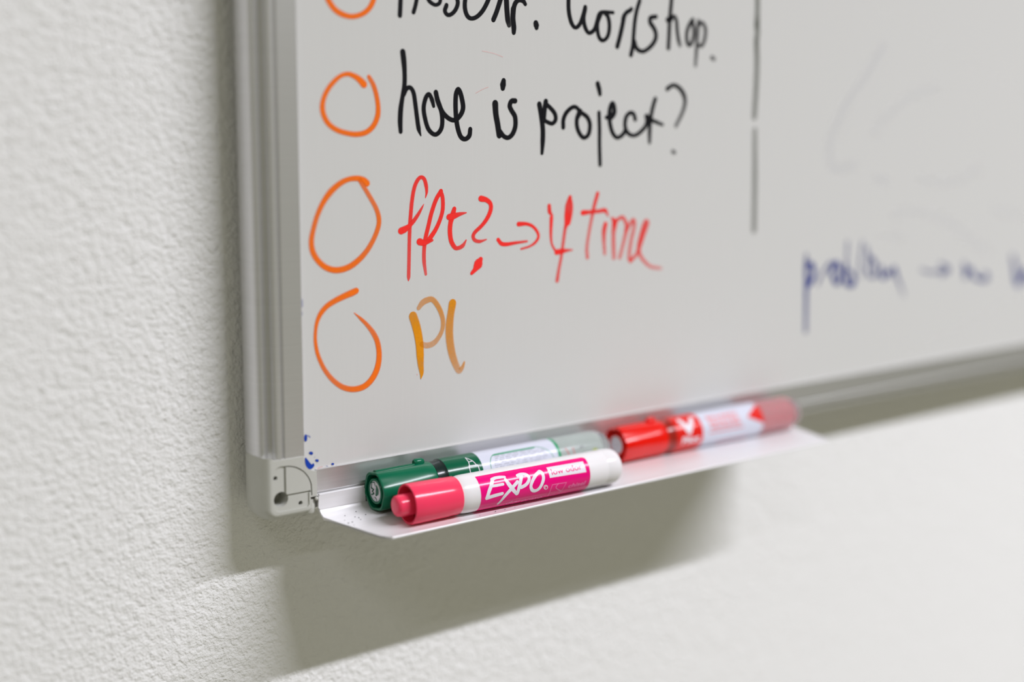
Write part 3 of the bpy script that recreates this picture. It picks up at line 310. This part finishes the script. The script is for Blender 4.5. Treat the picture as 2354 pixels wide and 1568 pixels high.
# corner cap: rounded moulding, rings from the front face back to the wall side
def arc(cx, cz, r, a0, a1, n):
    return [(cx+r*math.cos(math.radians(a0+(a1-a0)*i/n)), cz+r*math.sin(math.radians(a0+(a1-a0)*i/n))) for i in range(n+1)]
def corner_mesh():
    out = []     # (x, z, inward dx, inward dz)
    out.append((-20.6, 8.6, 1, 0)); out.append((-20.6, 2, 1, 0)); out.append((-20.6, -8, 1, 0))
    for x, z in arc(-13.6, -14.6, 7, 180, 270, 8):
        out.append((x, z, -(x+13.6)/7, -(z+14.6)/7))
    out.append((-6, -21.6, 0, 1)); out.append((1.6, -21.6, 0, 1)); out.append((2.6, -21.3, 0, 1))
    out.append((3.0, -20.6, 0, 0.9)); out.append((3.0, -13.2, 0, 0)); out.append((2.4, -13.1, 0, 0)); out.append((2.3, -11.9, 0, 0)); out.append((5.5, -11.9, 0, 0))
    out.append((5.5, -0.4, 0, 0))
    for x, z in arc(5.5, 5.6, 6.0, 270, 183, 7): out.append((x, z, 0, 0))
    out.append((-0.8, 7.2, 0, 0)); out.append((-9.8, 7.2, 0, 0)); out.append((-14.9, 7.3, 0, 0)); out.append((-19.2, 7.9, 0.9, 0))
    rings = [(4.5, -1.75), (4.1, -1.7), (3.4, -1.35), (2.5, -0.4), (1.6, 1.2), (0.8, 3.6), (0.25, 6.5), (0, 9.5), (0.2, 14), (1.0, 17), (2.6, 18.2)]
    n = len(out); v = []; f = []
    for ins, y in rings:
        for x, z, dx, dz in out: v.append((x+dx*ins, y, z+dz*ins))
    for i in range(len(rings)-1):
        for k in range(n):
            j = (k+1) % n; f.append((i*n+k, i*n+j, (i+1)*n+j, (i+1)*n+k))
    f.append(tuple(range(n))[::-1]); f.append(tuple((len(rings)-1)*n+k for k in range(n)))
    return v, f
v, f = corner_mesh()
cap = obj('corner_cap', v, f, M['cap'], wb, angle=math.radians(40))
def cutter(v, f):
    o = obj('cutter', v, f, M['cap'], smooth=False); return o
cuts = []
# sunken strip along the left and the lower side, leaving a quarter-round panel proud
strip = [(-15.2, -8)] + [(-15.2, 0.5)] + arc(-11.2, 0.5, 4.0, 180, 95, 5) + [(-10.0, 4.2), (-10.0, -9.3), (1.7, -9.3), (1.7, -15.0), (0.8, -16.1), (-12.5, -16.1)] + arc(-12.2, -13.1, 3.0, 265, 180, 5)
cuts.append(extrude(strip, -4, -1.15))
# groove round the panel
g = [(-9.9, 4.3)]+arc(-9.9, -8.9, 13.2, 88, 12, 12)+[(3.2, -11.2), (2.6, -11.2)]+arc(-9.9, -8.9, 12.6, 12, 88, 12)+[(-9.9, 3.7)]
cuts.append(extrude(g, -4, -0.7))
cuts.append(extrude([(-10.1, 4), (-9.3, 4), (-9.3, -9.6), (-10.1, -9.6)], -4, -0.7))
cuts.append(extrude([(-10.0, -8.7), (2.4, -8.7), (2.4, -9.5), (-10.0, -9.5)], -4, -0.7))
cuts.append(extrude(arc(-14.0, -0.7, 1.0, 0, 345, 23), -4, 3))
cuts.append(extrude(arc(-2.3, -13.9, 1.0, 0, 345, 23), -4, 3))
cuts.append(extrude(arc(-11.6, -10.6, 3.4, 0, 350, 35), -4, 7.5))
bpy.context.view_layer.update()
for cv, cf in cuts:
    c = cutter(cv, cf)
    md = cap.modifiers.new('cut', 'BOOLEAN'); md.operation = 'DIFFERENCE'; md.solver = 'EXACT'; md.object = c
    c.location = (0, 0, H)
    bpy.context.view_layer.update()
    dg = bpy.context.evaluated_depsgraph_get()
    nm = bpy.data.meshes.new_from_object(cap.evaluated_get(dg))
    cap.modifiers.clear(); cap.data = nm
    bpy.data.objects.remove(c); print('CUT', len(nm.vertices), len(nm.polygons))
bm = bmesh.new(); bm.from_mesh(cap.data)
bmesh.ops.remove_doubles(bm, verts=bm.verts[:], dist=1e-6)
for e in bm.edges: e.smooth = not (len(e.link_faces) == 2 and e.calc_face_angle(0) > math.radians(35))
for fc in bm.faces: fc.smooth = True
bm.to_mesh(cap.data); bm.free()
# the rounded end that takes the tray
v, f = lathe([(-20.6, 0.0), (-20.6, 1.4), (-20.2, 2.3), (-19.2, 2.9), (-17, 3.05), (-14.2, 3.0), (-13.5, 2.6), (-13.2, 1.8), (-13.2, 0)], 32)
obj('tray_lug', [(2.75-y, 1.5+z, x) for x, y, z in v], f, M['cap'], cap, angle=math.radians(40))
v, f = lathe([(math.cos(math.pi*i/10)*-0.85, math.sin(math.pi*i/10)*0.85) for i in range(11)], 20)
obj('pivot_ball', [(x+5.0, y-2.0, z-12.9) for x, y, z in v], f, M['cap'], cap)
for sx, sz in ((-1, 1), (1, -1), (-1, -1)):
    c = cap.copy(); COL.objects.link(c); c.parent = wb
    c.scale = (sx, 1, sz); c.location = (BW*S if sx < 0 else 0, 0, BH*S if sz < 0 else 0)

# pen tray
TX0, TX1 = 5.9, 305
def tray_mesh():
    top = [(-2.0, -11.2), (-2.3, -11.5), (-2.1, -17.2), (-2.6, -18.9), (-4.0, -20.1), (-6.5, -20.6), (-15, -21.1), (-28, -21.9), (-36, -22.35), (-39.4, -22.5), (-40.1, -22.35), (-40.6, -22.45), (-40.8, -22.8)]
    bot = [(-40.7, -23.3), (-40.1, -23.6), (-37, -23.5), (-28, -23.0), (-15, -22.2), (-6.5, -21.8), (-3.2, -21.0), (-1.4, -19.4), (-0.9, -17.2), (-0.9, -13), (-0.9, -11.2)]
    prof = top+bot; n = len(prof)
    def xl(y):
        t = max(0, min(1, (-y-5)/35.0))
        return TX0 - 0.6 + 13.6*t + 1.2*math.exp(-((-y-3)/3)**2) + (2.6*max(0, (-y-36)/5)**2)
    v = []; f = []
    xs = [0, 0.35, 1.5]+[10, 40, 120, 200]
    for i, dx in enumerate(xs): 
        for y, z in prof: v.append((xl(y)+dx, y, z))
    for y, z in prof: v.append((TX1-(1.5 if y < -38 else 0), y, z))
    for i in range(len(xs)):
        for k in range(n): f.append((i*n+k, i*n+(k+1) % n, (i+1)*n+(k+1) % n, (i+1)*n+k))
    f.append(tuple(range(n))[::-1]); f.append(tuple(len(xs)*n+k for k in range(n)))
    return v, f
v, f = tray_mesh()
tray = obj('pen_tray', v, f, M['tray'], wb, angle=math.radians(50))
tag(tray, 'shallow aluminium pen tray with a slanted end')
v, f = extrude([(TX0+0.6, -11.3), (28.2, -11.3), (28.9, -12.2), (29.4, -18.2), (TX0+0.4, -18.2), (TX0-0.3, -17.2), (TX0-0.1, -12.2)], -2.65, -2.0)
obj('end_clip', v, f, M['tray'], tray, smooth=False)
v, f = extrude([(28.25, -11.6), (28.6, -11.6), (29.9, -18.5), (29.5, -18.5)], -2.6, -2.0)
obj('joint', v, f, M['dark'], tray, smooth=False)
# dust and ink specks on the tray floor
V, F_ = [], []
for k in range(16):
    x, y = random.choice([(random.uniform(9, 22), random.uniform(-24, -7)), (random.uniform(60, 95), random.uniform(-39, -38))])
    if k < 10: x, y = random.uniform(12, 24), random.uniform(-22, -8)
    r = random.uniform(0.10, 0.28); z = -20.45-(-y-6.5)*0.052 + 0.06
    b_ = len(V); a0 = random.uniform(0, 3)
    for q in range(6): V.append((x+r*math.cos(a0+q*1.047)*random.uniform(0.7, 1.6), y+r*math.sin(a0+q*1.047), z-0.1))
    for q in range(6): V.append((V[b_+q][0], V[b_+q][1], z+0.02))
    F_.append(tuple(range(b_+6, b_+12)))
    for q in range(6): F_.append((b_+q, b_+(q+1) % 6, b_+6+(q+1) % 6, b_+6+q))
o = obj('dust', V, F_, M['speck'], tray, smooth=False); tag(o, kind='stuff')

# handwriting: flat ink on the board surface
labels = {'black': 'black_ink', 'red': 'red_ink', 'orange': 'orange_ink', 'amber': 'amber_ink', 'grey': 'grey_ink', 'blue': 'blue_ink'}
notes = iter(['black word cut off at the top', 'black word workshop', 'black word hoe', 'black word is', 'black word project with question mark',
         'red word fft with question mark', 'red arrow', 'red word if', 'red word time', 'orange circle beside the top line', 'orange circle beside the second line', 'orange circle beside the red line',
         'orange circle beside the amber letters', 'amber letters pl', 'vertical grey dividing line', 'faded blue word problem', 'faded blue arrow', 'faded blue word after the arrow', 'faded blue word at the right',
         'blue ink blots in the lower left corner', 'fine red scratches', 'wiped blue smudges'])
z0 = 0
for name, colr, strokes in BAKE['g']:
    faint = name == 'erased_smudge'
    note = next(notes)
    for sts in ([[x] for x in strokes] if name in ('ink_stain', 'ink_scratch') else [strokes]):
        V, F_, D = ribbon(sts, lambda a, b, l: (a, -0.03-l-z0, b), soft=0.3 if faint else (0.55 if colr == 'orange' else 0.74), edge=0.0 if faint else 0.25, step=0.006)
        o = obj(name, V, F_, M['stain_ink' if name == 'ink_stain' else labels[colr]], wb, dens=D)
        tag(o, note)
    z0 += 0.01 if name != 'erased_smudge' else 0

# ------------------------------------------------------------------ pink marker
yaw = math.radians(-2.0)
pk = empty('marker_pen', (28.3*S, -30.2*S, H-13.15*S), 'white marker with magenta label and coral pink cap, lying at the front of the tray', 'marker', rot=(0, 0, yaw))
R = 8.75
v, f = lathe([(28.5, 0), (28.5, 7.6), (30.2, 7.9), (31.5, 8.35), (33.0, 8.65), (35, R), (111.5, R), (111.9, R-0.1), (112.3, R), (117.0, R), (118.9, 8.5), (120.4, 7.8), (121.4, 6.6), (121.8, 5.4), (121.8, 0)], 96)
obj('barrel', v, f, M['white_pl'], pk, angle=math.radians(50))
# cap: open ended sleeve with a stub in the middle
v, f = lathe([(6.2, 8.15), (6.0, 8.5), (6.1, 8.95), (6.6, 9.12), (12, 9.1), (24.5, 8.9), (25.2, 8.78), (30.0, 8.72), (30.4, 8.5), (30.4, 7.9), (28, 7.6), (20, 7.4), (19.5, 0.001), (19.4, 0.001), (18.9, 7.6), (17, 7.9)], 96, closed=True)
pc = obj('cap', v, f, M['pink_cap'], pk, angle=math.radians(45))
v, f = lathe([(0.0, 0), (0.0, 3.0), (0.25, 3.9), (0.9, 4.55), (2.0, 4.8), (19, 5.1), (19, 0)], 64)
obj('stub', v, f, M['pink_cap'], pc, angle=math.radians(50))
for k in range(6):
    a = math.radians(30+60*k)
    vv, ff = box(11, 19, -0.35, 0.35, 4.6, 8.0)
    obj('rib', [(x, y*math.cos(a)-z*math.sin(a), y*math.sin(a)+z*math.cos(a)) for x, y, z in vv], ff, M['pink_cap'], pc, smooth=False)
v, f = patch(39.0, 100.4, -26, 10.4, R, 0.02, ns=12, na=48, corner=1.6)
lb = obj('label_wrap', v, f, M['pink_label'], pk)
cp_ = lambda up: (lambda a, b, l: cylpt(a, b, R, up+l*0.1))
V, F_, D = ribbon([[(p[0], p[1], p[2]*0.86, 1) for p in q] for q in BAKE['expo']], cp_(0.045), soft=0.9, sub=5)
obj('lettering', V, F_, M['white_print'], lb)
V, F_, D = ribbon(BAKE['reg'], cp_(0.045), soft=0.9, sub=3); obj('lettering', V, F_, M['white_print'], lb)
V, F_, D = ribbon([[(p[0], p[1], p[2]*0.8, 1) for p in s] for s in BAKE['icon']], cp_(0.045), soft=0.9, sub=3); obj('nib_drawing', V, F_, M['pink_print'], lb)
v = []; f = []
nb = 10
for k in range(nb+1):
    t = k/nb
    v.append(cylpt(77.0, 2.85+5.3*t, R, 0.04)); v.append(cylpt(98.1, 2.35+5.5*t, R, 0.04))
for k in range(nb): f.append((2*k, 2*k+1, 2*k+3, 2*k+2))
obj('text_box', v, f, M['white_print'], lb)
cyltext('lettering', 'low odor', 78.6, 4.0, 17.6, 2.9, R, 0.06, M['pink_label'], lb, bold=0.01)
cyltext('lettering', 'chisel', 87.9, -4.1, 10.2, 2.2, R, 0.05, M['pink_print'], lb, italic=0.2, bold=0.015)
cyltext('lettering', 'dry erase', 54.0, -7.6, 20.5, 2.5, R, 0.05, M['pink_print'], lb, italic=0.3, bold=0.01, rise=-1.0)

# ------------------------------------------------------------------ refillable markers (green and red): faceted cap, ring, printed barrel, clear end
def hexshape(a, s):
    t = max(0, min(1, (28-s)/28.0))
    base = 1.0-0.075*t*(0.5-0.5*math.cos(6*(a-math.radians(12))))
    return base
def refill_marker(name, loc, label, plastic, printm, neck, reservoir, roll, rotz=0):
    t = empty(name, loc, label, 'marker', rot=(0, 0, rotz))
    RB = 9.4
    v, f = lathe([(0.35, 8.0), (0.0, 8.5), (0.1, 9.1), (0.6, 9.35), (10, 9.35), (24, 9.25), (28.4, 9.25), (29, 9.05), (29, 8.4), (27, 8.3), (10, 7.9), (5.2, 7.8), (5.1, 0.001), (5.0, 0.001), (4.9, 7.8)], 96, closed=True, shape=hexshape)
    c = obj('cap', v, f, plastic, t, angle=math.radians(45))
    v, f = lathe([(5.0, 0), (0.9, 0.001), (0.9, 4.7), (0.5, 4.9), (0.5, 5.7), (0.9, 6.0), (5.0, 6.0)], 64)
    obj('end_plug', v, f, plastic, c, angle=math.radians(40))
    v, f = lathe([(0.62, 0.0), (0.58, 0.001), (0.6, 4.65), (0.95, 4.7)], 64)
    obj('end_disc', v, f, M['white_print'], c)
    # clip nub near the open end of the cap
    vv, ff = lathe([(21.5, 0.0), (21.5, 1.2), (22.3, 1.8), (25.7, 1.8), (26.7, 1.2), (26.7, 0.0)], 24)
    obj('cap_nub', [(x, y, z+9.6) for x, y, z in vv], ff, plastic, c, angle=math.radians(40)).rotation_euler = (roll, 0, 0)
    vv, ff = box(1.2, 26.0, -1.3, 1.3, 8.3, 9.42)
    vv = [(x, y*(0.8 if z > 9 else 1), z) for x, y, z in vv]
    obj('clip', vv, ff, plastic, c, smooth=False).rotation_euler = (roll, 0, 0)
    v, f = lathe([(27.0, 0), (27.0, 8.3), (29.1, 8.35), (29.4, 8.75), (33.6, 8.85), (34.0, 9.1), (34.6, RB), (34.6, 0)], 96)
    obj('neck_ring', v, f, neck, t, angle=math.radians(50))
    v, f = lathe([(34.6, 0), (34.6, RB-0.1), (34.9, RB), (53.5, RB), (53.5, 0)], 96)
    band = obj('colour_band', v, f, printm, t, angle=math.radians(50))
    v, f = lathe([(53.5, 0), (53.5, RB), (99.5, RB), (99.5, 0)], 96)
    lab = obj('label_wrap', v, f, M['label_w'], t, angle=math.radians(50))
    v, f = lathe([(99.5, 0), (99.5, RB), (124, RB), (129, 8.9), (131.5, 8.2), (133.0, 6.8), (133.6, 5.5), (133.6, 0)], 96)
    obj('clear_end', v, f, M['clear'], t, angle=math.radians(50))
    v, f = lathe([(99.6, 0), (99.6, 7.6), (126, 7.6), (128, 6.8), (128, 0)], 48)
    obj('ink_cartridge', v, f, reservoir, t, angle=math.radians(50))
    return t, c, band, lab, RB
gm, gc, gband, glab, RB = refill_marker('marker_pen', (28.9*S, -10.9*S, H-11.6*S), 'green-capped marker with a white label of small print, lying behind the pink one', M['green_pl'], M['green_print'], M['smoke'], M['reservoir_g'], math.radians(-8))
P_ = lambda up, R_=RB: (lambda a, b, l: cylpt(a, b, R_, up+l*0.1))
def lines(parent, name, strokes, m, up=0.08, w_=0.4, R_=RB):
    V, F_, D = ribbon([[(p[0], p[1], (p[2] if len(p) > 2 else w_), 1) for p in s] for s in strokes], P_(up, R_), soft=0.9, sub=4)
    return obj(name, V, F_, m, parent)
# nib outline on the green band
lines(gband, 'nib_drawing', [[(46.1, 0.4), (46.3, 6.6)], [(51.7, 0.4), (51.1, 6.3)], [(46.3, 6.6), (51.1, 6.3)], [(46.7, 6.6), (47.1, 8.6)], [(50.5, 6.3), (49.5, 8.8)], [(47.1, 8.6), (49.5, 8.8)], [(47.1, 8.6), (47.0, 11.6)], [(49.5, 8.8), (47.0, 11.6)]], M['white_print'], w_=0.38)
# end disc emblem: outlined panel, leaf and the letter M
def disc(parent, strokes, m, up, w_=0.5):
    V, F_, D = ribbon([[(p[0], p[1], (p[2] if len(p) > 2 else w_), 1) for p in s] for s in strokes], lambda a, b, l: (0.55-up, a, b), soft=0.9, sub=4, step=0)
    return obj('emblem', V, F_, m, parent)
disc(gc, [[(3.2, 3.4), (2.9, 0.6)], [(3.2, 3.4), (0.3, 4.2)], [(0.3, 4.2), (-0.4, 2.4)], [(-1.4, -3.2), (-2.0, -4.6)], [(0.0, -2.6), (-1.4, -3.2)]], M['green_print'], 0.08, 0.4)
disc(gc, [[(-1.6, 2.8, 1.0), (-2.2, 1.4, 2.4), (-2.1, 0.0, 2.6), (-1.2, -1.4, 1.2)]], M['green_print'], 0.1)
disc(gc, [[(3.2, 0.9), (0.9, 0.6)], [(0.9, 0.6), (2.2, -0.5)], [(2.2, -0.5), (0.6, -1.2)], [(0.6, -1.2), (2.8, -2.2)]], M['green_print'], 0.12, 0.6)
# small print panel
ol = [[(58.0, -8), (58.0, 4.0), (58.7, 7.0), (61.0, 9.6), (65, 10.4), (84, 10.4), (89, 9.4), (93, 6.5), (95, 2), (95.5, -8)]]
lines(glab, 'label_outline', ol, M['green_line'], w_=0.28)
lines(glab, 'label_outline', [[(61.5, 9.85), (86, 9.85)]], M['green_line'], w_=0.55)
V, F_ = [], []
for r_, a in enumerate([8.6, 7.5, 6.4, 5.3, 4.2, 3.1, 2.0, 0.9, -0.2]):
    x = 62 - min(r_, 3)*0.7 + random.uniform(0, 0.6)
    while x < (84 if r_ == 0 else 91):
        ln = random.uniform(1.5, 4.5); n = int(ln/0.42)
        for q in range(n):
            st = [[(x+q*0.42, a), (x+q*0.42+random.uniform(-.05, .12), a+random.uniform(0.4, 0.7))]] if q % 2 else [[(x+q*0.42-.05, a+0.1), (x+q*0.42+0.3, a+random.choice((0.1, 0.45)))]]
            for s in st:
                b_ = len(V); (x0, a0), (x1, a1) = s; d = 0.07
                for p in ((x0-d, a0), (x0+d, a0-d), (x1+d, a1), (x1-d, a1+d)): V.append(cylpt(p[0], p[1], RB, 0.07))
                F_.append((b_, b_+1, b_+2, b_+3))
        x += ln+random.uniform(0.6, 1.1)
o = obj('small_print', V, F_, M['grey_text'], glab, smooth=False); tag(o, kind='stuff')
v, f = lathe([(98.0, RB-0.5), (98.0, RB+0.06), (99.6, RB+0.06), (99.6, RB-0.5)], 96, closed=True)
obj('green_ring', v, f, M['green_line'], glab, angle=math.radians(50))
# print inside the clear end
lines(gm, 'cartridge_print', [[(106, -1), (105, 4), (104, 6.5)], [(108.5, 6), (109, 1)]], M['red_soft'], up=-1.7, w_=0.9)
lines(gm, 'cartridge_print', [[(113, 5.6, 0.8), (115, 6.0, 0.8)], [(113.5, 1.5, 1.6), (115.5, 1.7, 1.6)]], M['grey_text'], up=-1.7, w_=0.9)
lines(gm, 'cartridge_print', [[(121.2, 2.5, 2.2), (122.4, 2.6, 2.2)]], M['lime'], up=-1.7)

rm, rc, rband, rlab, RB = refill_marker('marker_pen', (170.6*S, -11.2*S, H-11.9*S), 'red-capped marker with clear pink end, farthest along the tray', M['red_pl'], M['red_print'], M['neck_r'], M['reservoir_r'], math.radians(-4), rotz=math.radians(-0.4))
lines(rband, 'lettering', [[(40.0, 10.2, 2.8), (43.6, 3.4, 3.6)], [(43.6, 3.4, 3.6), (48.8, 10.4, 2.4)]], M['white_print'], w_=2.4)
cyltext('lettering', 'Pilot', 38.5, -3.2, 12.5, 3.8, RB, 0.08, M['white_print'], rband, bold=0.03)
lines(rlab, 'label_outline', [[(54.6, -20, 0.7), (54.6, 13, 0.7)]], M['white_print'])
for k, a in enumerate((7.6, 4.6, 1.8)):
    cyltext('lettering', ('BOARD', 'MASTER', 'MARKER')[k], 58.5+0.6*k, a, 23, 2.1, RB, 0.07, M['red_soft'], rlab, bold=0.03)
lines(rlab, 'label_outline', [[(58, 0.2), (84, 0.2)]], M['red_print'], w_=0.5)
lines(rlab, 'label_outline', [[(66, -7.5), (90, -7.5)]], M['red_soft'], w_=1.2)
V, F_ = [], []
for k in range(25):
    a_ = 0.2+11.8*k/24; t_ = max(0.0, 1-abs(a_-5.0)/(5.0 if a_ < 5 else 7.0))
    V += [cylpt(99.6-12.0*t_, a_, RB, 0.09), cylpt(99.65, a_, RB, 0.09)]
F_ = [(2*k, 2*k+1, 2*k+3, 2*k+2) for k in range(24)]
obj('arrow_print', V, F_, M['red_print'], rlab, smooth=False)
